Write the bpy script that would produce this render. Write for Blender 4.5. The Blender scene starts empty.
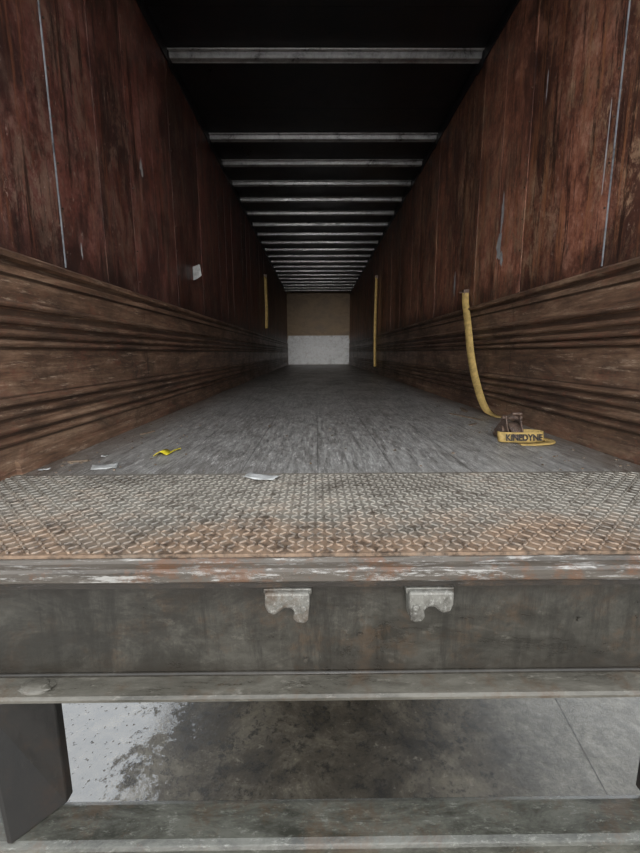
import bpy, bmesh, math, random
from mathutils import Vector, Matrix
random.seed(7)
Z0=1.25; XL=-1.16; XR=1.34; YR=0.9; YF=17.2; H=2.80; XC=(XL+XR)/2
CAMZ=Z0+0.455
bpy.context.scene.view_settings.view_transform='Standard'
# ------------------------------------------------------------------ material helper
class M:
    def __init__(s,name,rough=0.6,metal=0.0,spec=0.5):
        s.mat=bpy.data.materials.new(name); s.mat.use_nodes=True
        s.nt=s.mat.node_tree; s.b=s.nt.nodes['Principled BSDF']
        s.b.inputs['Roughness'].default_value=rough
        s.b.inputs['Metallic'].default_value=metal
        s.b.inputs['Specular IOR Level'].default_value=spec
        s.tc=s.nt.nodes.new('ShaderNodeTexCoord'); s.h=None
    def L(s,a,b): s.nt.links.new(a,b)
    def vec(s,sc=(1,1,1),loc=(0,0,0),rot=(0,0,0)):
        n=s.nt.nodes.new('ShaderNodeMapping'); n.inputs['Scale'].default_value=sc
        n.inputs['Location'].default_value=loc; n.inputs['Rotation'].default_value=rot
        s.L(s.tc.outputs['Object'],n.inputs['Vector']); return n.outputs[0]
    def noise(s,vec,scale=1,detail=4,rough=0.6,dist=0.0):
        n=s.nt.nodes.new('ShaderNodeTexNoise'); n.inputs['Scale'].default_value=scale
        n.inputs['Detail'].default_value=detail; n.inputs['Roughness'].default_value=rough
        n.inputs['Distortion'].default_value=dist
        s.L(vec,n.inputs['Vector']); return n.outputs['Fac']
    def ramp(s,f,stops):
        n=s.nt.nodes.new('ShaderNodeValToRGB'); e=n.color_ramp.elements
        while len(e)<len(stops): e.new(0.5)
        for i,(p,c) in enumerate(stops):
            e[i].position=p
            if not isinstance(c,(tuple,list)): c=(c,c,c)
            e[i].color=(c[0],c[1],c[2],1)
        s.L(f,n.inputs[0]); return n.outputs[0]
    def mix(s,f,a,b,mode='MIX'):
        n=s.nt.nodes.new('ShaderNodeMix'); n.data_type='RGBA'; n.blend_type=mode
        for i,v in ((0,f),(6,a),(7,b)):
            if isinstance(v,(int,float)): n.inputs[i].default_value=v if i==0 else (v,v,v,1)
            elif isinstance(v,tuple): n.inputs[i].default_value=(*v,1)
            else: s.L(v,n.inputs[i])
        return n.outputs[2]
    def math(s,op,a,b=0.0,c=None):
        n=s.nt.nodes.new('ShaderNodeMath'); n.operation=op
        for i,v in ((0,a),(1,b),(2,c)):
            if v is None: continue
            if isinstance(v,(int,float)): n.inputs[i].default_value=v
            else: s.L(v,n.inputs[i])
        return n.outputs[0]
    def axis(s,ax):
        n=s.nt.nodes.new('ShaderNodeSeparateXYZ'); s.L(s.tc.outputs['Object'],n.inputs[0]); return n.outputs[ax]
    def rng(s,v,a,b,c=0,d=1):
        n=s.nt.nodes.new('ShaderNodeMapRange'); n.interpolation_type='SMOOTHSTEP'
        s.L(v,n.inputs[0])
        for i,x in enumerate((a,b,c,d)): n.inputs[i+1].default_value=x
        return n.outputs[0]
    def white(s,v):
        n=s.nt.nodes.new('ShaderNodeTexWhiteNoise'); n.noise_dimensions='1D'; s.L(v,n.inputs['W']); return n.outputs['Value']
    def col(s,c):
        if isinstance(c,tuple): s.b.inputs['Base Color'].default_value=(*c,1)
        else: s.L(c,s.b.inputs['Base Color'])
    def rough(s,r): s.L(r,s.b.inputs['Roughness'])
    def bump(s,h,st=0.3,dist=0.01):
        n=s.nt.nodes.new('ShaderNodeBump'); n.inputs['Strength'].default_value=st; n.inputs['Distance'].default_value=dist
        s.L(h,n.inputs['Height'])
        if s.h is not None: s.L(s.h,n.inputs['Normal'])
        s.h=n.outputs[0]; s.L(s.h,s.b.inputs['Normal'])
# ---- plywood lining
def plywood(name,red,dark,worn,wornamt,off=0):
    m=M(name,0.55,0,0.35)
    st=m.noise(m.vec((1,4,0.8),(0,off,0)),2.2,8,0.75,0.3)
    big=m.noise(m.vec((1,1.5,0.8),(3,1+off,7)),1.5,8,0.78,0.5)
    mo=m.noise(m.vec((1,1.2,1.0),(7,7+off,7)),5.0,12,0.85,0.1)
    c=m.ramp(st,[(0.35,tuple((x+y)/2 for x,y in zip(red,dark))),(0.5,red),(0.68,tuple(min(1,x*1.3) for x in red))])
    c=m.mix(m.ramp(mo,[(0.5,0.0),(0.58,0.85)]),c,tuple(x*y for x,y in zip(red,(1.65,2.1,2.3))))
    c=m.mix(m.ramp(mo,[(0.40,0.85),(0.48,0.0)]),c,dark)
    c=m.mix(m.ramp(big,[(0.48,0.0),(0.58,0.8)]),c,dark)
    pid=m.white(m.math('FLOOR',m.math('DIVIDE',m.math('SUBTRACT',m.axis('Y'),2.05),0.41)))
    c=m.mix(1.0,c,m.ramp(pid,[(0,0.65),(1,1.35)]),'MULTIPLY')
    w=m.noise(m.vec((1,3.0,1.4),(8,3+off,2)),2.4,15,0.9,0.4)
    w2=m.noise(m.vec((1,1.5,0.9),(1,9+off,2)),1.5,6,0.65)
    wf=m.math('MULTIPLY',m.ramp(w,[(0.50,0.0),(0.53,1.0)]),m.ramp(w2,[(0.42,0.0),(0.54,wornamt)]))
    c=m.mix(wf,c,m.ramp(mo,[(0.4,tuple(x*0.55 for x in worn)),(0.6,worn)]))
    # rusty water runs
    rr=m.noise(m.vec((1,10,0.5),(9,2+off,1)),1.8,10,0.8,0.2)
    c=m.mix(m.ramp(rr,[(0.54,0.0),(0.62,0.6)]),c,(red[0]*1.5,red[1]*1.6,red[2]*1.1))
    fl=m.noise(m.vec((1,9,5),(2,3+off,4)),3.0,10,0.88)
    c=m.mix(m.ramp(fl,[(0.60,0.0),(0.62,0.85)]),c,(0.58,0.45,0.37))
    dk=m.noise(m.vec((1,10,0.6),(5,5+off,5)),2.0,10,0.84)
    c=m.mix(m.ramp(dk,[(0.53,0.0),(0.60,0.85)]),c,(0.028,0.015,0.012))
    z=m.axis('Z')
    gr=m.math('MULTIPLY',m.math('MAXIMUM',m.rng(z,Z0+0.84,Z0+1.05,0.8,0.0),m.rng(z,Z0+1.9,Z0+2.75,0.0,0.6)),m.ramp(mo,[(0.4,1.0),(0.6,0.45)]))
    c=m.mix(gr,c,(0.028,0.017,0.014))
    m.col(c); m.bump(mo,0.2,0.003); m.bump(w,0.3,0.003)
    m.rough(m.ramp(mo,[(0.35,0.36),(0.65,0.62)]))
    return m.mat
MAT={}
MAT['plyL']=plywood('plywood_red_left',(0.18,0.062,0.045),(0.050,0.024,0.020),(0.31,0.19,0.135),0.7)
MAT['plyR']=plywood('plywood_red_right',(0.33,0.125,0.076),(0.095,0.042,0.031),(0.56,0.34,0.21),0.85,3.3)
# ---- corrugated scuff liner
m=M('scuff_liner_brown',0.5,0,0.45)
a=m.noise(m.vec((1,0.7,9)),2.0,10,0.78,0.4); b=m.noise(m.vec((1,1.2,2),(4,4,4)),1.6,10,0.75,0.5)
c=m.ramp(a,[(0.35,(0.075,0.043,0.029)),(0.5,(0.215,0.122,0.076)),(0.66,(0.42,0.27,0.175))])
c=m.mix(m.ramp(b,[(0.44,0.0),(0.62,0.8)]),c,(0.055,0.034,0.024))
s1=m.noise(m.vec((1,2.4,30),(1,2,3)),2.0,10,0.88)
c=m.mix(m.ramp(s1,[(0.56,0.0),(0.61,0.8)]),c,(0.58,0.43,0.31))
c=m.mix(m.ramp(s1,[(0.37,0.8),(0.44,0.0)]),c,(0.03,0.018,0.013))
r=m.noise(m.vec((1,2.0,3.5),(6,6,1)),3.0,10,0.88)
c=m.mix(m.ramp(r,[(0.53,0.0),(0.60,0.6)]),c,(0.22,0.085,0.052))
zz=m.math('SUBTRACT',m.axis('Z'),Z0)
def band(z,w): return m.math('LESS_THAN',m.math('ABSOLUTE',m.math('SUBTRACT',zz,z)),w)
groove_shade=None  # shade between the ridges, painted into the liner colour as dark bands
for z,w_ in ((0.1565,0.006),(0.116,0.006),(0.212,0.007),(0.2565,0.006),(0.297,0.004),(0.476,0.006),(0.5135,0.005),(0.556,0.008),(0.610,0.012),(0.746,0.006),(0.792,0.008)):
    q=band(z,w_); groove_shade=q if groove_shade is None else m.math('MAXIMUM',groove_shade,q)
c=m.mix(m.math('MULTIPLY',groove_shade,m.ramp(b,[(0.35,0.85),(0.65,0.4)])),c,(0.024,0.015,0.011))
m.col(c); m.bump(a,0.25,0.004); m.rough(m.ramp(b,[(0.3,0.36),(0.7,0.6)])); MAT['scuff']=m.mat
# ---- floor
m=M('worn_grey_floor',0.5,0,0.5)
a=m.noise(m.vec((22,2.4,1)),1.5,12,0.86,0.3); b=m.noise(m.vec((1.6,0.8,1),(5,2,1)),1.7,10,0.78,0.6)
d=m.noise(m.vec((34,6,1),(1,7,1)),1.6,10,0.9)
c=m.ramp(a,[(0.38,(0.13,0.122,0.112)),(0.5,(0.32,0.307,0.288)),(0.62,(0.56,0.545,0.515))])
c=m.mix(m.ramp(b,[(0.45,0.0),(0.60,0.55)]),c,(0.14,0.125,0.11))
c=m.mix(m.ramp(d,[(0.54,0.0),(0.59,0.85)]),c,(0.74,0.72,0.69))
c=m.mix(m.ramp(d,[(0.39,0.95),(0.445,0.0)]),c,(0.026,0.022,0.018))
bd=m.math('FRACT',m.math('DIVIDE',m.axis('X'),0.30))
line=m.math('LESS_THAN',bd,0.02)
c=m.mix(m.math('MULTIPLY',line,0.5),c,(0.03,0.027,0.024))
ed=m.math('ABSOLUTE',m.math('SUBTRACT',m.axis('X'),XC))
c=m.mix(m.math('MULTIPLY',m.rng(ed,0.9,1.22),m.ramp(b,[(0.35,0.9),(0.65,0.3)])),c,(0.14,0.095,0.063))
m.col(c); m.bump(a,0.7,0.005); m.bump(d,0.5,0.003); m.rough(m.ramp(b,[(0.38,0.28),(0.62,0.5)])); MAT['floor']=m.mat
# ---- tread plate
m=M('rusty_tread_plate',0.45,0.0,0.5)
a=m.noise(m.vec((2,3,2)),1.8,10,0.8,0.5); b=m.noise(m.vec((1,1,1),(5,5,5)),26,6,0.78)
yy=m.rng(m.axis('Y'),0.9,1.25,1.0,0.0)
rf=m.math('ADD',m.math('MULTIPLY',yy,0.18),m.math('MULTIPLY',a,0.9))
c=m.ramp(a,[(0.38,(0.17,0.152,0.127)),(0.52,(0.31,0.283,0.240)),(0.64,(0.43,0.40,0.345))])
c=m.mix(m.ramp(rf,[(0.48,0.0),(0.64,0.85)]),c,m.ramp(b,[(0.38,(0.13,0.073,0.042)),(0.62,(0.37,0.235,0.145))]))
c=m.mix(m.ramp(b,[(0.38,0.85),(0.48,0.0)]),c,(0.055,0.038,0.026))
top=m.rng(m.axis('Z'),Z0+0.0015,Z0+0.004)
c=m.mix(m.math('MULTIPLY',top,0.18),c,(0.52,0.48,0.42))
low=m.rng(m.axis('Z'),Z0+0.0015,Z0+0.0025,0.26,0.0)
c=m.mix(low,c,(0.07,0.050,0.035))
m.col(c); m.bump(b,0.5,0.002); m.rough(m.ramp(a,[(0.38,0.26),(0.62,0.52)])); MAT['tread']=m.mat
# ---- steels
def steel(name,base,dark,light,rough=0.5,metal=0.0,lt=(0.62,0.72),sc=(2,2,2),rust=0.3,drip=0.0,rc=(0.085,0.052,0.03)):
    m=M(name,rough,metal,0.45)
    a=m.noise(m.vec(sc),1.5,10,0.78,0.4); b=m.noise(m.vec((sc[0]*4,sc[1]*4,sc[2]*3),(4,2,8)),2.5,10,0.82)
    c=m.ramp(a,[(0.38,dark),(0.57,base)])
    c=m.mix(m.ramp(b,[(lt[0],0.0),(lt[1],0.8)]),c,light)
    r=m.noise(m.vec((2,2,2),(9,1,3)),3.0,10,0.82)
    c=m.mix(m.ramp(r,[(0.51,0.0),(0.60,rust)]),c,rc)
    if drip:
        dd=m.noise(m.vec((9,1,1.2),(1,1,1)),1.4,10,0.82,0.3)
        c=m.mix(m.ramp(dd,[(0.5,0.0),(0.60,drip)]),c,tuple(x*0.5 for x in dark))
        c=m.mix(m.ramp(dd,[(0.36,drip*0.6),(0.44,0.0)]),c,light)
        big=m.noise(m.vec((1.6,1,2.6),(3,3,3)),1.9,10,0.8,0.6)
        c=m.mix(m.ramp(big,[(0.46,0.0),(0.57,0.75)]),c,tuple(x*0.75 for x in dark))
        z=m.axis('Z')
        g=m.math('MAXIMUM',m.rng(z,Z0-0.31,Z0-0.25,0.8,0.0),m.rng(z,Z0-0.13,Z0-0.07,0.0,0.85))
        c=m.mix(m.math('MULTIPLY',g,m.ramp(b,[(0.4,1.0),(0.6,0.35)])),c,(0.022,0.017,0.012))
    m.col(c); m.bump(b,0.4,0.003); m.rough(m.ramp(a,[(0.35,max(0.05,rough-0.15)),(0.65,rough+0.1)]))
    return m.mat
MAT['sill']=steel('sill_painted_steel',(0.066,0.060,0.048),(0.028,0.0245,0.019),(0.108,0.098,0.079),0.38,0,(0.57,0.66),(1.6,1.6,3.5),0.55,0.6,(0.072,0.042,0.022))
MAT['lip']=steel('chipped_white_lip',(0.10,0.084,0.068),(0.030,0.023,0.017),(0.40,0.38,0.35),0.45,0,(0.53,0.58),(1.0,9,9),0.85,0,(0.13,0.064,0.034))
MAT['lipdark']=steel('dark_lip',(0.035,0.028,0.022),(0.014,0.012,0.010),(0.26,0.24,0.22),0.4,0.0,(0.6,0.7),(1.5,8,8),0.5)
MAT['flange']=steel('flange_steel',(0.130,0.118,0.096),(0.056,0.050,0.039),(0.225,0.205,0.17),0.38,0,(0.56,0.65),(2,6,6),0.55)
MAT['bumper']=steel('bumper_steel',(0.100,0.097,0.080),(0.034,0.033,0.026),(0.185,0.182,0.155),0.20,0.0,(0.55,0.63),(3,9,9),0.5)
MAT['post']=steel('post_steel',(0.018,0.0155,0.013),(0.008,0.007,0.006),(0.05,0.043,0.035),0.5,0,(0.58,0.7),(3,3,2),0.5,0,(0.034,0.020,0.012))
MAT['keeper']=steel('keeper_cast',(0.20,0.19,0.165),(0.065,0.058,0.048),(0.40,0.385,0.35),0.4,0.1,(0.53,0.62),(12,12,12),0.7)
MAT['bow']=steel('galvanised_bow',(0.45,0.45,0.45),(0.20,0.20,0.20),(0.60,0.60,0.60),0.38,0.25,(0.6,0.7),(3,3,3),0.3)
MAT['ceil']=steel('dark_roof_sheet',(0.020,0.020,0.024),(0.009,0.009,0.011),(0.035,0.035,0.04),0.42,0,(0.6,0.7),(1,1,1),0.1)
MAT['alu']=steel('aluminium_strip',(0.45,0.47,0.50),(0.22,0.23,0.25),(0.6,0.6,0.62),0.4,0.2,(0.6,0.7),(3,6,6),0.2)
MAT['skin']=steel('outer_skin',(0.5,0.5,0.5),(0.4,0.4,0.4),(0.55,0.55,0.55),0.4,0.1,(0.6,0.7),(1,1,1),0.1)
MAT['chassis']=steel('chassis_steel',(0.03,0.028,0.026),(0.015,0.015,0.015),(0.05,0.045,0.04),0.6,0,(0.6,0.7),(2,2,2),0.3)
MAT['rustiron']=steel('rusty_iron',(0.18,0.115,0.085),(0.05,0.032,0.026),(0.45,0.42,0.39),0.5,0.3,(0.54,0.62),(18,18,18),0.6)
MAT['fply']=steel('front_plywood',(0.38,0.27,0.165),(0.22,0.15,0.09),(0.44,0.33,0.22),0.6,0,(0.6,0.7),(1.2,1,2),0.2)
MAT['fwhite']=steel('front_scuffed_panel',(0.90,0.91,0.92),(0.60,0.61,0.62),(0.22,0.21,0.20),0.45,0,(0.55,0.63),(1.6,1,3),0.35)
def plain(n,c,r=0.6,metal=0):
    m=M(n,r,metal); a=m.noise(m.vec((1,1,1)),25,5,0.7)
    m.col(m.ramp(a,[(0.35,tuple(x*0.6 for x in c)),(0.6,c)])); m.bump(a,0.15,0.002); return m.mat
MAT['flake']=plain('bare_pale_patch',(0.60,0.59,0.58),0.5)
MAT['yellow']=plain('yellow_webbing',(0.60,0.41,0.14),0.7)
MAT['yellow2']=plain('yellow_plastic',(0.78,0.64,0.04),0.4)
MAT['paper']=plain('paper',(0.62,0.62,0.60),0.7)
MAT['black']=plain('black_ink',(0.03,0.025,0.02),0.6)
MAT['rubber']=plain('tyre_rubber',(0.025,0.025,0.025),0.8)
MAT['wood']=plain('splinter_wood',(0.22,0.16,0.11),0.7)
# ---- ground
m=M('wet_concrete',0.3,0,0.5)
a=m.noise(m.vec((1,1,1)),2.4,12,0.76,0.5); b=m.noise(m.vec((1,1,1),(3,8,1)),11,12,0.85)
sp=m.noise(m.vec((1,1,1),(3,3,1)),42,3,0.55)
e1=m.noise(m.vec((1,1,1),(6,3,1)),5,12,0.84)
c=m.ramp(a,[(0.38,(0.020,0.0155,0.010)),(0.5,(0.050,0.040,0.027)),(0.62,(0.110,0.092,0.065))])
c=m.mix(m.ramp(b,[(0.51,0.0),(0.57,0.85)]),c,(0.012,0.0095,0.006))
c=m.mix(m.ramp(b,[(0.38,0.8),(0.43,0.0)]),c,(0.17,0.148,0.112))
dry=m.math('MULTIPLY',m.rng(m.math('ADD',m.axis('X'),m.math('MULTIPLY',e1,0.9)),1.1,1.5),0.85)
c=m.mix(dry,c,m.ramp(b,[(0.38,(0.19,0.175,0.145)),(0.54,(0.085,0.077,0.062))]))
m.col(c)
pp=m.math('ADD',m.axis('X'),m.math('MULTIPLY',m.math('SUBTRACT',e1,0.5),1.9))
pud=m.rng(pp,-0.80,-0.74,1.0,0.0)
pudm=m.math('MULTIPLY',pud,m.ramp(sp,[(0.62,1.0),(0.66,0.25)]))
wet=m.ramp(e1,[(0.44,0.03),(0.56,0.18)])
m.rough(m.mix(pudm,wet,0.03))
m.L(m.rng(pudm,0,1,1.38,2.15),m.b.inputs['IOR'])
m.bump(m.math('MULTIPLY',b,m.rng(pudm,0,1,1.0,0.08)),0.6,0.010)
MAT['ground']=m.mat
# ------------------------------------------------------------------ mesh helpers
def new(name,verts,faces,mat,parent=None,smooth=False,bevel=0,seg=2):
    me=bpy.data.meshes.new(name); me.from_pydata([tuple(v) for v in verts],[],faces)
    bm=bmesh.new(); bm.from_mesh(me); bmesh.ops.recalc_face_normals(bm,faces=bm.faces); bm.to_mesh(me); bm.free()
    me.materials.append(MAT[mat]); ob=bpy.data.objects.new(name,me); bpy.context.collection.objects.link(ob)
    if smooth:
        for p in me.polygons: p.use_smooth=True
    if bevel:
        md=ob.modifiers.new('bev','BEVEL'); md.width=bevel; md.segments=seg; md.limit_method='ANGLE'; md.angle_limit=0.7
    if parent: ob.parent=parent
    return ob
def empty(name):
    e=bpy.data.objects.new(name,None); bpy.context.collection.objects.link(e); e.empty_display_size=0.1; return e
def boxes(lst):
    V=[];F=[]
    for (x0,x1,y0,y1,z0,z1) in lst:
        n=len(V)
        V+=[(x0,y0,z0),(x1,y0,z0),(x1,y1,z0),(x0,y1,z0),(x0,y0,z1),(x1,y0,z1),(x1,y1,z1),(x0,y1,z1)]
        F+=[tuple(n+i for i in f) for f in ((0,3,2,1),(4,5,6,7),(0,1,5,4),(1,2,6,5),(2,3,7,6),(3,0,4,7))]
    return V,F
def box(name,dims,mat,parent=None,bevel=0): 
    V,F=boxes([dims] if not isinstance(dims,list) else dims); return new(name,V,F,mat,parent,False,bevel)
def prism(name,poly,axis,a,b,mat,parent=None,bevel=0,smooth=False):
    V=[]
    for t in (a,b):
        for (p,q) in poly:
            V.append({'x':(t,p,q),'y':(p,t,q),'z':(p,q,t)}[axis])
    n=len(poly); F=[tuple(range(n)),tuple(range(2*n-1,n-1,-1))]
    F+=[(i,(i+1)%n,n+(i+1)%n,n+i) for i in range(n)]
    return new(name,V,F,mat,parent,smooth,bevel)
def spline(pts,n=10):
    out=[]
    P=[Vector(p) for p in pts]; P=[2*P[0]-P[1]]+P+[2*P[-1]-P[-2]]
    for i in range(1,len(P)-2):
        for k in range(n):
            t=k/n; p0,p1,p2,p3=P[i-1:i+3]
            out.append(0.5*((2*p1)+(p2-p0)*t+(2*p0-5*p1+4*p2-p3)*t*t+(3*p1-p0-3*p2+p3)*t**3))
    out.append(P[-2]); return out
def ribbon(name,pts,wdirs,mat,parent=None,th=0.003):
    C=spline(pts); W=spline(wdirs); V=[];F=[]
    for i,(c,w) in enumerate(zip(C,W)): V+=[c-w/2,c+w/2]
    for i in range(len(C)-1): F.append((2*i,2*i+1,2*i+3,2*i+2))
    ob=new(name,V,F,mat,parent,True); md=ob.modifiers.new('s','SOLIDIFY'); md.thickness=th; md.offset=0
    return ob
def cyl(r,p0,p1,n=16):
    p0=Vector(p0);p1=Vector(p1); q=(p1-p0).to_track_quat('Z','Y'); V=[];F=[]
    for p in (p0,p1):
        for i in range(n):
            a=2*math.pi*i/n; V.append(p+q@Vector((r*math.cos(a),r*math.sin(a),0)))
    F=[tuple(range(n)),tuple(range(2*n-1,n-1,-1))]+[(i,(i+1)%n,n+(i+1)%n,n+i) for i in range(n)]
    return V,F
def merge(parts):
    V=[];F=[]
    for v,f in parts:
        n=len(V); V+=list(v); F+=[tuple(n+i for i in q) for q in f]
    return V,F
# ------------------------------------------------------------------ ground
box('ground',(-40,40,-40,60,-0.2,0.0),'ground')
new('ground_joint',[(0.98,0.2,0.001),(0.983,0.2,0.001),(1.358,3.2,0.001),(1.355,3.2,0.001)],[(0,1,2,3)],'chassis')
# ------------------------------------------------------------------ floor + tread plate
TP=1.56
box('floor',(XL-0.02,XR+0.02,TP,YF+0.02,Z0-0.035,Z0),'floor')
tp=empty('tread_plate')
box('plate_sheet',(XL-0.002,XR+0.002,YR+0.001,TP-0.002,Z0-0.0115,Z0+0.001),'tread',tp)
V=[];F=[];pitch=0.0235
nx=int((XR-XL)/pitch); ny=int((TP-YR-0.02)/pitch)
shape=[(-1,0),(-0.55,0.8),(0.55,0.8),(1,0),(0.55,-0.8),(-0.55,-0.8)]
for i in range(nx):
    for j in range(ny):
        cx=XL+0.015+i*pitch; cy=YR+0.018+j*pitch
        a=math.radians(45 if (i+j)%2 else -45); ca,sa=math.cos(a),math.sin(a); n=len(V)
        for (s,z) in ((1.0,Z0+0.0005),(0.62,Z0+0.0038)):
            for (u,w) in shape:
                u*=0.0135*(s if s==1 else .8); w*=0.0047*s
                V.append((cx+u*ca-w*sa,cy+u*sa+w*ca,z))
        F.append(tuple(range(n+6,n+12)))
        F+=[(n+k,n+(k+1)%6,n+6+(k+1)%6,n+6+k) for k in range(6)]
new('raised_treads',V,F,'tread',tp)
# ------------------------------------------------------------------ scuff profile
def ridge(z,h=0.03,p=0.022):
    return [(0,z-h/2),(p*0.75,z-h*0.36),(p,z-h*0.10),(p,z+h*0.05),(p*0.7,z+h*0.30),(0,z+h/2)]
prof=[(0.0,0.0)]
for z in (0.135,0.178,0.235,0.278): prof+=ridge(z)
for z in (0.495,0.532,0.580,0.640): prof+=ridge(z,0.028)
prof+=[(0,0.745),(0.012,0.752),(0.012,0.775),(0.0,0.783),(0.0,0.80),(0.022,0.808),(0.024,0.826),(0.006,0.838),(-0.02,0.840)]
def wall(name,side,xw,ply):
    e=empty(name); s=1 if side=='L' else -1
    out=xw-s*0.05
    poly=[(xw+s*(p+0.012),Z0+z) for p,z in prof]
    V=[];F=[]
    segs=[ (YR,2.9),(2.904,5.34),(5.344,7.78),(7.784,10.2),(10.204,12.6),(12.604,15.0),(15.004,YF)]
    for (y0,y1) in segs:
        n=len(V)
        for y in (y0,y1): V+=[(p,y,q) for p,q in poly]
        k=len(poly); F+=[(n+i,n+i+1,n+k+i+1,n+k+i) for i in range(k-1)]
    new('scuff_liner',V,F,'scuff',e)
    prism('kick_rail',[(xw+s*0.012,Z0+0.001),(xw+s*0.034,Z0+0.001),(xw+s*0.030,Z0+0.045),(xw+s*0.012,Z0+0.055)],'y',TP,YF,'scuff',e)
    L=[];y=2.05-0.41*3; k=-3
    while y<YF:
        y0=max(y,YR)+0.0025; y1=min(y+0.41,YF)-0.0025
        if k==0: y0+=0.006
        t=random.uniform(0.0,0.0035)
        x0,x1=sorted((xw-s*0.012,xw+s*t)); L.append((x0,x1,y0,y1,Z0+0.82,Z0+H-0.09))
        y+=0.41;k+=1
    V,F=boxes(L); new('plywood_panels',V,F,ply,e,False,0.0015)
    x0,x1=sorted((xw-s*0.016,xw-s*0.013)); box('backing',(x0,x1,YR,YF,Z0,Z0+H),'black',e)
    x0,x1=sorted((xw-s*0.013,xw+s*0.0045)); 
    box('bright_seam',[(x0,x1,2.050,2.057,Z0+0.85,Z0+H-0.1)],'alu',e)
    parts=[];y=2.05-0.41*2
    while y<YF:
        z=Z0+0.92
        while z<Z0+H-0.15:
            parts.append(cyl(0.005,(xw+s*0.001,y+0.025,z),(xw+s*0.0062,y+0.025,z),6)); z+=0.19
        y+=0.82
    V,F=merge(parts); new('rivets',V,F,'rustiron',e)
    x0,x1=sorted((xw-s*0.012,xw+s*0.012)); box('top_rail',(x0,x1,YR,YF,Z0+H-0.09,Z0+H),'ceil',e,0.003)
    x0,x1=sorted((out,xw-s*0.017)); box('outer_skin',(x0,x1,YR,YF+0.06,Z0-0.1,Z0+H+0.02),'skin',e)
    return e
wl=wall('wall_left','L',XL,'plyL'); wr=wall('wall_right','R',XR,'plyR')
def flakes(parent,xw,s,items,mat):
    V=[];F=[]
    for (y,z,w,h) in items:
        n=len(V);k=13
        for i in range(k):
            a=2*math.pi*i/k; q=random.uniform(.55,1.15); V.append((xw+s*0.0062,y+w/2*math.cos(a)*q,z+h/2*math.sin(a)*q))
        F.append(tuple(range(n,n+k)))
    new('peeled_marks',V,F,mat,parent)
flakes(wl,XL,1,[(3.05,CAMZ+1.22,0.055,0.13),(1.49,CAMZ+0.46,0.05,0.09),(2.2,CAMZ+0.5,0.015,0.08),(1.66,CAMZ+0.95,0.02,0.05)],'flake')
flakes(wr,XR,-1,[(3.20,CAMZ+0.98,0.06,0.28),(3.23,CAMZ+0.76,0.11,0.24),(3.17,CAMZ+0.66,0.05,0.12),(4.2,CAMZ+0.62,0.05,0.28),(2.10,CAMZ+0.9,0.012,0.4),(2.7,CAMZ+1.5,0.014,0.2)],'flake')
fw=empty('wall_front')
box('plywood_sheet',(XL,XR,YF+0.001,YF+0.02,Z0+1.0,Z0+H),'fply',fw)
box('scuff_panel',(XL+0.03,XR-0.03,YF-0.012,YF+0.02,Z0+0.001,Z0+1.14),'fwhite',fw,0.004)
box('outer_skin',(XL-0.05,XR+0.05,YF+0.021,YF+0.06,Z0-0.1,Z0+H+0.02),'skin',fw)
ce=empty('ceiling')
L=[];y=YR
while y<YF: 
    L.append((XL-0.05,XR+0.05,y,min(y+1.22,YF)-0.003,Z0+H,Z0+H+0.004)); y+=1.22
box('roof_sheets',L,'ceil',ce)
box('roof_skin',(XL-0.06,XR+0.06,YR,YF+0.07,Z0+H+0.005,Z0+H+0.02),'skin',ce)
rb=empty('roof_bows')
V=[];F=[];bp=[(-0.070,0.0),(-0.066,-0.008),(-0.040,-0.010),(-0.034,-0.042),(-0.028,-0.048),(-0.016,-0.044),(0.016,-0.044),(0.028,-0.048),(0.034,-0.042),(0.040,-0.010),(0.070,0.0)]
ys=[1.25,1.86,2.47,3.05,3.80]+[5.08+0.63*i for i in range(19)]
for yb in ys:
    n=len(V); st=9
    for i in range(st):
        x=XL+0.012+(XR-XL-0.024)*i/(st-1); V+=[(x,yb+p,Z0+H-0.004+q) for p,q in bp]
    k=len(bp)
    for i in range(st-1):
        for j in range(k-1):
            a=n+i*k+j; F.append((a,a+1,a+k+1,a+k))
new('bow_channels',V,F,'bow',rb)
L=[]
for yb in ys:
    for x0,x1 in ((XL+0.012,XL+0.018),(XR-0.018,XR-0.012)): L.append((x0,x1,yb-0.06,yb+0.06,Z0+H-0.12,Z0+H-0.004))
box('bow_brackets',L,'ceil',rb)
# ------------------------------------------------------------------ rear frame
rf=empty('rear_sill')
X0,X1=XL-0.07,XR+0.07
prism('threshold_lip',[(0.898,Z0-0.006),(0.898,Z0-0.05),(0.866,Z0-0.05),(0.860,Z0-0.044),(0.860,Z0-0.022),(0.866,Z0-0.016),(0.885,Z0-0.013),(0.893,Z0-0.006)],'x',X0,X1,'lip',rf)
prism('lip_underbar',[(0.899,Z0-0.050),(0.872,Z0-0.050),(0.872,Z0-0.066),(0.899,Z0-0.070)],'x',X0,X1,'lipdark',rf)
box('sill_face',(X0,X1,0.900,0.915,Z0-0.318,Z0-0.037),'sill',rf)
prism('bottom_flange',[(0.90,Z0-0.308),(0.90,Z0-0.328),(0.838,Z0-0.328),(0.832,Z0-0.322),(0.832,Z0-0.316),(0.838,Z0-0.311)],'x',X0,X1,'flange',rf)
V,F=cyl(0.006,(X0,0.898,Z0-0.306),(X1,0.898,Z0-0.306),8); new('weld_bead',V,F,'sill',rf,True)
bm=bmesh.new(); bmesh.ops.create_icosphere(bm,subdivisions=3,radius=1)
for v in bm.verts:
    v.co=Vector((-0.655+v.co.x*0.038*(1+random.uniform(-.2,.2)),0.865+v.co.y*0.024,Z0-0.309+v.co.z*0.009))
me=bpy.data.meshes.new('weld_patch'); bm.to_mesh(me); bm.free(); me.materials.append(MAT['flange'])
o=bpy.data.objects.new('weld_patch',me); bpy.context.collection.objects.link(o); o.parent=rf
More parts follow.
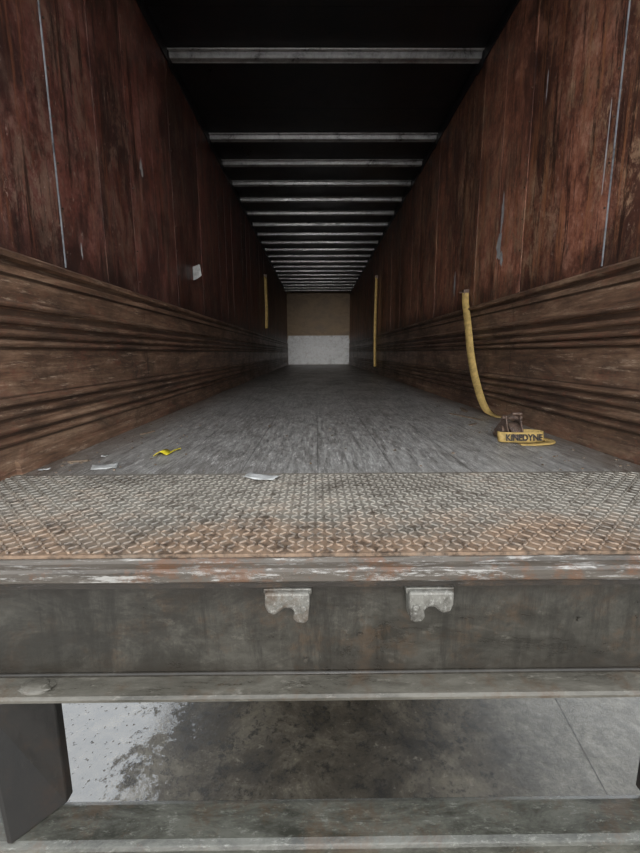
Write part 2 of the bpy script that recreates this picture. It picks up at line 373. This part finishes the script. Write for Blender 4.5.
parts=[cyl(0.006,(x,0.902,Z0-z),(x,0.894,Z0-z),8) for x,z in ((0.10,0.205),(-0.03,0.27),(0.62,0.17))]
V,F=merge(parts); new('sill_bolts',V,F,'sill',rf)
df=empty('rear_door_frame')
box('frame_post_left',(XL-0.09,XL-0.004,YR,YR+0.1,Z0-0.01,Z0+H+0.1),'post',df,0.005)
box('frame_post_right',(XR+0.004,XR+0.09,YR,YR+0.1,Z0-0.01,Z0+H+0.1),'post',df,0.005)
box('frame_header',(XL-0.09,XR+0.09,YR-0.01,YR+0.09,Z0+H-0.04,Z0+H+0.1),'post',df,0.005)
def keeper(name,x0,flip):
    e=empty(name); w=0.100; zt=Z0-0.070
    pts=[(0,0),(1,0),(1.0,-0.35),(0.96,-0.90),(0.90,-1.0),(0.70,-0.98),(0.62,-0.84),(0.66,-0.62),(0.58,-0.50),(0.42,-0.48),(0.32,-0.62),(0.20,-0.72),(0.06,-0.64),(0.0,-0.42)]
    if flip: pts=[(1-p,q) for p,q in pts][::-1]
    poly=[(x0+p*w,zt+q*0.074) for p,q in pts]
    prism('keeper_body',poly,'y',0.852,0.8985,'keeper',e,0.005)
    box('keeper_plate',(x0-0.004,x0+w+0.004,0.868,0.8985,zt-0.012,zt+0.002),'keeper',e,0.002)
    V,F=merge([cyl(0.007,(x0+w*(0.86 if not flip else 0.14),0.854,zt-0.035),(x0+w*(0.86 if not flip else 0.14),0.846,zt-0.035),12)])
    new('keeper_bolt',V,F,'keeper',e,False,0.002)
keeper('door_lock_keeper',-0.118,False); keeper('door_lock_keeper',0.204,True)
# ------------------------------------------------------------------ underride guard
ug=empty('underride_guard')
zb=CAMZ-1.10
def post(name,sx,xb,xf,xo):
    V=[]
    for z in (zb,Z0-0.329):
        t=0 if z==zb else 1
        xf2=xf-sx*0.055*t; xo2=xo-sx*0.055*t; yf=0.785+0.045*t
        V+=[(x,y,z) for x,y in [(xb,0.875),(xf2,yf),(xo2,yf),(xo2,0.90),(xb,0.90)]]
    n=5;F=[tuple(range(n)),tuple(range(2*n-1,n-1,-1))]+[(i,(i+1)%n,n+(i+1)%n,n+i) for i in range(n)]
    new(name,V,F,'post',ug,False,0.003)
post('hanger_left',1,-0.626,-0.700,-0.712); post('hanger_right',-1,0.815,0.90,0.92)
prism('bumper_tube',[(0.778,zb-0.016),(0.782,zb-0.006),(0.792,zb-0.001),(0.868,zb-0.001),(0.880,zb-0.005),(0.886,zb-0.015),(0.886,zb-0.10),(0.778,zb-0.10)],'x',XL+0.05,XR-0.05,'bumper',ug,0.004)
# ------------------------------------------------------------------ chassis + wheels
ch=empty('trailer_chassis')
L=[(X0+0.03,X1-0.03,y,y+0.05,Z0-0.14,Z0-0.036) for y in [1.2+0.35*i for i in range(45)]]
L+=[(XC-0.55,XC-0.45,0.93,YF,Z0-0.34,Z0-0.141),(XC+0.45,XC+0.55,0.93,YF,Z0-0.34,Z0-0.141)]
box('crossmembers',L,'chassis',ch)
box('underfloor',(X0+0.02,X1-0.02,0.93,YF,Z0-0.037,Z0-0.0365),'chassis',ch)
def lathe(prof,x,y,z,n=36):
    V=[];F=[];k=len(prof)
    for i in range(n):
        a=2*math.pi*i/n; V+=[(x+p,y+r*math.cos(a),z+r*math.sin(a)) for p,r in prof]
    for i in range(n):
        for j in range(k-1):
            F.append((i*k+j,i*k+j+1,((i+1)%n)*k+j+1,((i+1)%n)*k+j))
    return V,F
tp_=[(-0.13,0.30),(-0.14,0.40),(-0.125,0.47),(-0.10,0.50),(0.10,0.50),(0.125,0.47),(0.14,0.40),(0.13,0.30)]
hp=[(-0.12,0.30),(-0.10,0.28),(0.0,0.26),(0.04,0.15),(0.09,0.13),(0.10,0.0)]
T=[];Hb=[];A=[]
for y in (3.6,4.85):
    for x in (XL+0.17,XL+0.46,XR-0.46,XR-0.17):
        T.append(lathe(tp_,x,y,0.50)); Hb.append(lathe([(p*(1 if x>0 else -1),r) for p,r in hp],x,y,0.5))
    A.append(cyl(0.06,(XL+0.1,y,0.5),(XR-0.1,y,0.5),12))
    A.append(boxes([(XC-0.56,XC-0.44,y-0.1,y+0.1,0.55,Z0-0.34),(XC+0.44,XC+0.56,y-0.1,y+0.1,0.55,Z0-0.34)]))
V,F=merge(T); new('tyres',V,F,'rubber',ch,True); V,F=merge(Hb); new('hubs',V,F,'alu',ch,True); V,F=merge(A); new('axles',V,F,'chassis',ch)
box('landing_legs',[(XC-0.7,XC-0.58,13.5,13.62,0.0,Z0-0.04),(XC+0.58,XC+0.7,13.5,13.62,0.0,Z0-0.04)],'chassis',ch)
# ------------------------------------------------------------------ straps
hs=empty('hanging_cargo_strap')
ribbon('webbing',[(1.305,3.80,CAMZ+0.51),(1.300,3.77,CAMZ+0.42),(1.275,3.60,CAMZ+0.20),(1.270,3.50,CAMZ-0.0),(1.268,3.38,CAMZ-0.18),(1.262,3.20,CAMZ-0.35),(1.262,3.08,CAMZ-0.425),(1.275,2.99,CAMZ-0.447),(1.28,2.90,CAMZ-0.449)],
 [(0.048,-0.03,0),(0.046,-0.04,0),(0.042,-0.05,0),(0.042,-0.05,0.0),(0.042,-0.05,0.01),(0.044,-0.03,0.015),(0.045,-0.02,0.01),(0.05,-0.01,0),(0.05,-0.0,0)],'yellow',hs,0.004)
V,F=merge([boxes([(1.29,1.335,3.80,3.86,CAMZ+0.49,CAMZ+0.54)]),cyl(0.006,(1.26,3.83,CAMZ+0.52),(1.335,3.83,CAMZ+0.52),10)]); new('anchor_clip',V,F,'rustiron',hs)
def tallstrap(x,y,z0,z1,s):
    e=empty('wall_cargo_strap')
    ribbon('webbing',[(x,y,z0),(x+s*0.012,y,z0*0.6+z1*0.4),(x,y,z1)],[(0.06,0.03,0)]*3,'yellow',e,0.004)
    box('anchor',(min(x-0.035,x+0.035),max(x-0.035,x+0.035),y,y+0.03,z1-0.02,z1+0.04),'rustiron',e)
tallstrap(XL+0.05,9.65,CAMZ+0.55,CAMZ+1.66,1); tallstrap(XR-0.055,9.3,CAMZ-0.30,CAMZ+1.57,-1)
# ratchet strap pile
rs=empty('ratchet_strap')
bx,by=1.045,2.08
ribbon('strap_band',[(bx-0.115,by+0.03,Z0+0.030),(bx-0.10,by+0.005,Z0+0.030),(bx,by-0.010,Z0+0.030),(bx+0.09,by-0.004,Z0+0.030),(bx+0.115,by+0.03,Z0+0.030),(bx+0.09,by+0.07,Z0+0.030),(bx,by+0.09,Z0+0.030)],
 [(0,0.012,0.05)]*7,'yellow',rs,0.004)
ribbon('strap_tail',[(bx-0.04,by-0.055,Z0+0.006),(bx+0.03,by-0.06,Z0+0.006),(bx+0.11,by-0.045,Z0+0.010),(bx+0.135,by+0.01,Z0+0.012),(bx+0.10,by+0.10,Z0+0.012),(bx-0.0,by+0.18,Z0+0.010)],
 [(0,0.05,0),(0,0.05,0),(-0.03,0.04,0),(-0.05,0,0),(-0.045,-0.02,0),(-0.045,-0.02,0)],'yellow',rs,0.004)
cu=bpy.data.curves.new('t','FONT'); cu.body='KINEDYNE'; cu.size=0.044; cu.extrude=0.0005; cu.align_x='CENTER'; cu.align_y='CENTER'; cu.offset=0.0016
to=bpy.data.objects.new('t',cu); bpy.context.collection.objects.link(to); bpy.context.view_layer.update()
me=bpy.data.meshes.new_from_object(to.evaluated_get(bpy.context.evaluated_depsgraph_get())); bpy.data.objects.remove(to)
me.materials.clear(); me.materials.append(MAT['black'])
t=bpy.data.objects.new('printed_lettering',me); bpy.context.collection.objects.link(t); t.parent=rs
t.matrix_world=Matrix.Translation((bx-0.002,by-0.0185,Z0+0.030))@Matrix.Rotation(math.radians(76),4,'X')@Matrix.Diagonal((0.88,1,1,1))
P=[]
K=1.35; ox,oy=bx-0.070,by+0.01
def R(x,y,z): return (ox+x*K,oy+y*K,Z0+0.004+z*K)
for dx in (0.0,0.055):
    pl=[(0.0,0.0),(0.13,0.0),(0.13,0.025),(0.085,0.06),(0.06,0.095),(0.035,0.095),(0.02,0.06),(0,0.03)]
    V=[R(dx,p,q) for p,q in pl]+[R(dx+0.005,p,q) for p,q in pl]; n=len(pl)
    P.append((V,[tuple(range(n)),tuple(range(2*n-1,n-1,-1))]+[(i,(i+1)%n,n+(i+1)%n,n+i) for i in range(n)]))
for (yy,zz_,r) in ((0.047,0.085,0.010),(0.055,0.035,0.026),(0.12,0.012,0.008)):
    P.append(cyl(r,R(-0.008,yy,zz_),R(0.068,yy,zz_),14))
for x0,x1 in ((0.004,0.018),(0.056,0.044)): P.append(cyl(0.007,R(x0,0.047,0.085),R(x1,0.01,0.105),8))
P.append(cyl(0.008,R(0.012,0.01,0.105),R(0.05,0.01,0.105),10))
V,F=merge(P); new('ratchet_body',V,F,'rustiron',rs,False,0.001)
ribbon('spool_webbing',[R(0.03,-0.02,0.02),R(0.03,0.02,0.055),R(0.03,0.055,0.065),R(0.03,0.09,0.04)],[(0.055,0,0)]*4,'rustiron',rs,0.005)
# ------------------------------------------------------------------ litter
def sheet(name,x,y,w,d,rot,mat,th=0.001,curl=0.006,z=Z0+0.002):
    n=6;V=[];F=[]
    for i in range(n):
        for j in range(n):
            u=(i/(n-1)-.5)*w*(1+random.uniform(-.06,.06)); v=(j/(n-1)-.5)*d*(1+random.uniform(-.08,.08))
            cr,sr=math.cos(rot),math.sin(rot)
            V.append((x+u*cr-v*sr,y+u*sr+v*cr,z+random.uniform(0,curl*0.5)+curl*abs(u/w)**2*2))
    for i in range(n-1):
        for j in range(n-1): a=i*n+j; F.append((a,a+1,a+n+1,a+n))
    o=new(name,V,F,mat,None,True); md=o.modifiers.new('s','SOLIDIFY'); md.thickness=th; return o
sheet('paper_scrap',-0.865,1.665,0.095,0.075,0.35,'paper')
sheet('paper_scrap',-0.205,1.49,0.12,0.06,-0.35,'paper',z=Z0+0.007)
sheet('paper_scrap',-1.08,1.62,0.04,0.02,0.6,'paper',z=Z0+0.004)
sheet('paper_scrap',-0.95,1.84,0.03,0.02,0.2,'paper',z=Z0+0.003)
ribbon('yellow_strap_scrap',[(-0.735,1.87,Z0+0.004),(-0.71,1.90,Z0+0.014),(-0.68,1.89,Z0+0.004),(-0.66,1.93,Z0+0.012),(-0.66,1.96,Z0+0.004)],
 [(0.0,0.06,0.004),(0.01,0.06,0.0),(0.0,0.065,0.0),(0.02,0.05,0),(0.02,0.02,0)],'yellow2',None,0.003)
def sliver(x,y,l,w,rot):
    cr,sr=math.cos(rot),math.sin(rot); pts=[(-l/2,0),(-l/4,w/2),(l/2,w/3),(l/2.2,-w/3),(-l/4,-w/2)]
    prism('wood_splinter',[(x+u*cr-v*sr,y+u*sr+v*cr) for u,v in pts],'z',Z0+0.0005,Z0+0.008,'wood')
sliver(1.06,2.95,0.35,0.03,1.9); sliver(1.17,3.3,0.25,0.04,1.4); sliver(0.99,2.62,0.10,0.02,0.8); sliver(-1.02,1.75,0.08,0.015,0.3); sliver(-0.98,2.4,0.12,0.015,1.2)
# crumbs of dirt and wood chips, one mesh
parts=[]
for i in range(170):
    side=random.random()
    x=random.uniform(XL+0.06,XL+0.45) if side<0.5 else (random.uniform(XR-0.45,XR-0.06) if side<0.8 else random.uniform(XL+0.1,XR-0.1))
    y=TP+0.02+abs(random.gauss(0,1.1)); r=random.uniform(0.002,0.007)
    if (x-1.05)**2+(y-2.12)**2<0.04: continue
    a=random.uniform(0,6.28); n=5
    base=[(x+r*random.uniform(.6,1.6)*math.cos(a+k*1.2566),y+r*random.uniform(.6,1.6)*math.sin(a+k*1.2566)) for k in range(n)]
    V=[(p,q,Z0+0.0003) for p,q in base]+[(x+(p-x)*.6,y+(q-y)*.6,Z0+r*0.7) for p,q in base]
    parts.append((V,[tuple(range(n)),tuple(range(2*n-1,n-1,-1))]+[(k,(k+1)%n,n+(k+1)%n,n+k) for k in range(n)]))
V,F=merge(parts); new('floor_debris',V,F,'wood')
tg=empty('wall_paper_tag')
V=[(XL+0.006,4.14,CAMZ+0.68),(XL+0.006,4.14,CAMZ+0.80),(XL+0.09,4.08,CAMZ+0.81),(XL+0.10,4.08,CAMZ+0.71),(XL+0.05,4.105,CAMZ+0.685)]
o=new('tag_sheet',V,[(0,1,2,3,4)],'paper',tg); md=o.modifiers.new('s','SOLIDIFY'); md.thickness=0.002
# ------------------------------------------------------------------ lights
w=bpy.data.worlds.new('overcast'); bpy.context.scene.world=w; w.use_nodes=True
bg=w.node_tree.nodes['Background']; bg.inputs[0].default_value=(0.90,0.95,1.0,1); bg.inputs[1].default_value=2.75
sd=bpy.data.lights.new('fill_sun','SUN'); sd.energy=1.3; sd.angle=math.radians(16); sd.color=(1.0,0.97,0.93)  # low soft light added under the overcast sky to brighten the deep interior
so=bpy.data.objects.new('fill_sun',sd); bpy.context.collection.objects.link(so)
so.rotation_euler=Vector((0.03,1.0,-0.09)).to_track_quat('-Z','Y').to_euler(); so.location=(0,-10,4)
# ------------------------------------------------------------------ camera
cd=bpy.data.cameras.new('camera'); cd.sensor_fit='HORIZONTAL'; cd.sensor_width=36; cd.lens=420/640*36; cd.clip_start=0.01
co=bpy.data.objects.new('camera',cd); bpy.context.collection.objects.link(co)
co.matrix_world=Matrix.Translation((0,0,CAMZ))@Matrix.Rotation(math.radians(-0.45),4,'Z')@Matrix.Rotation(math.radians(90-9.93),4,'X')@Matrix.Rotation(math.radians(-0.25),4,'Z')
bpy.context.scene.camera=co
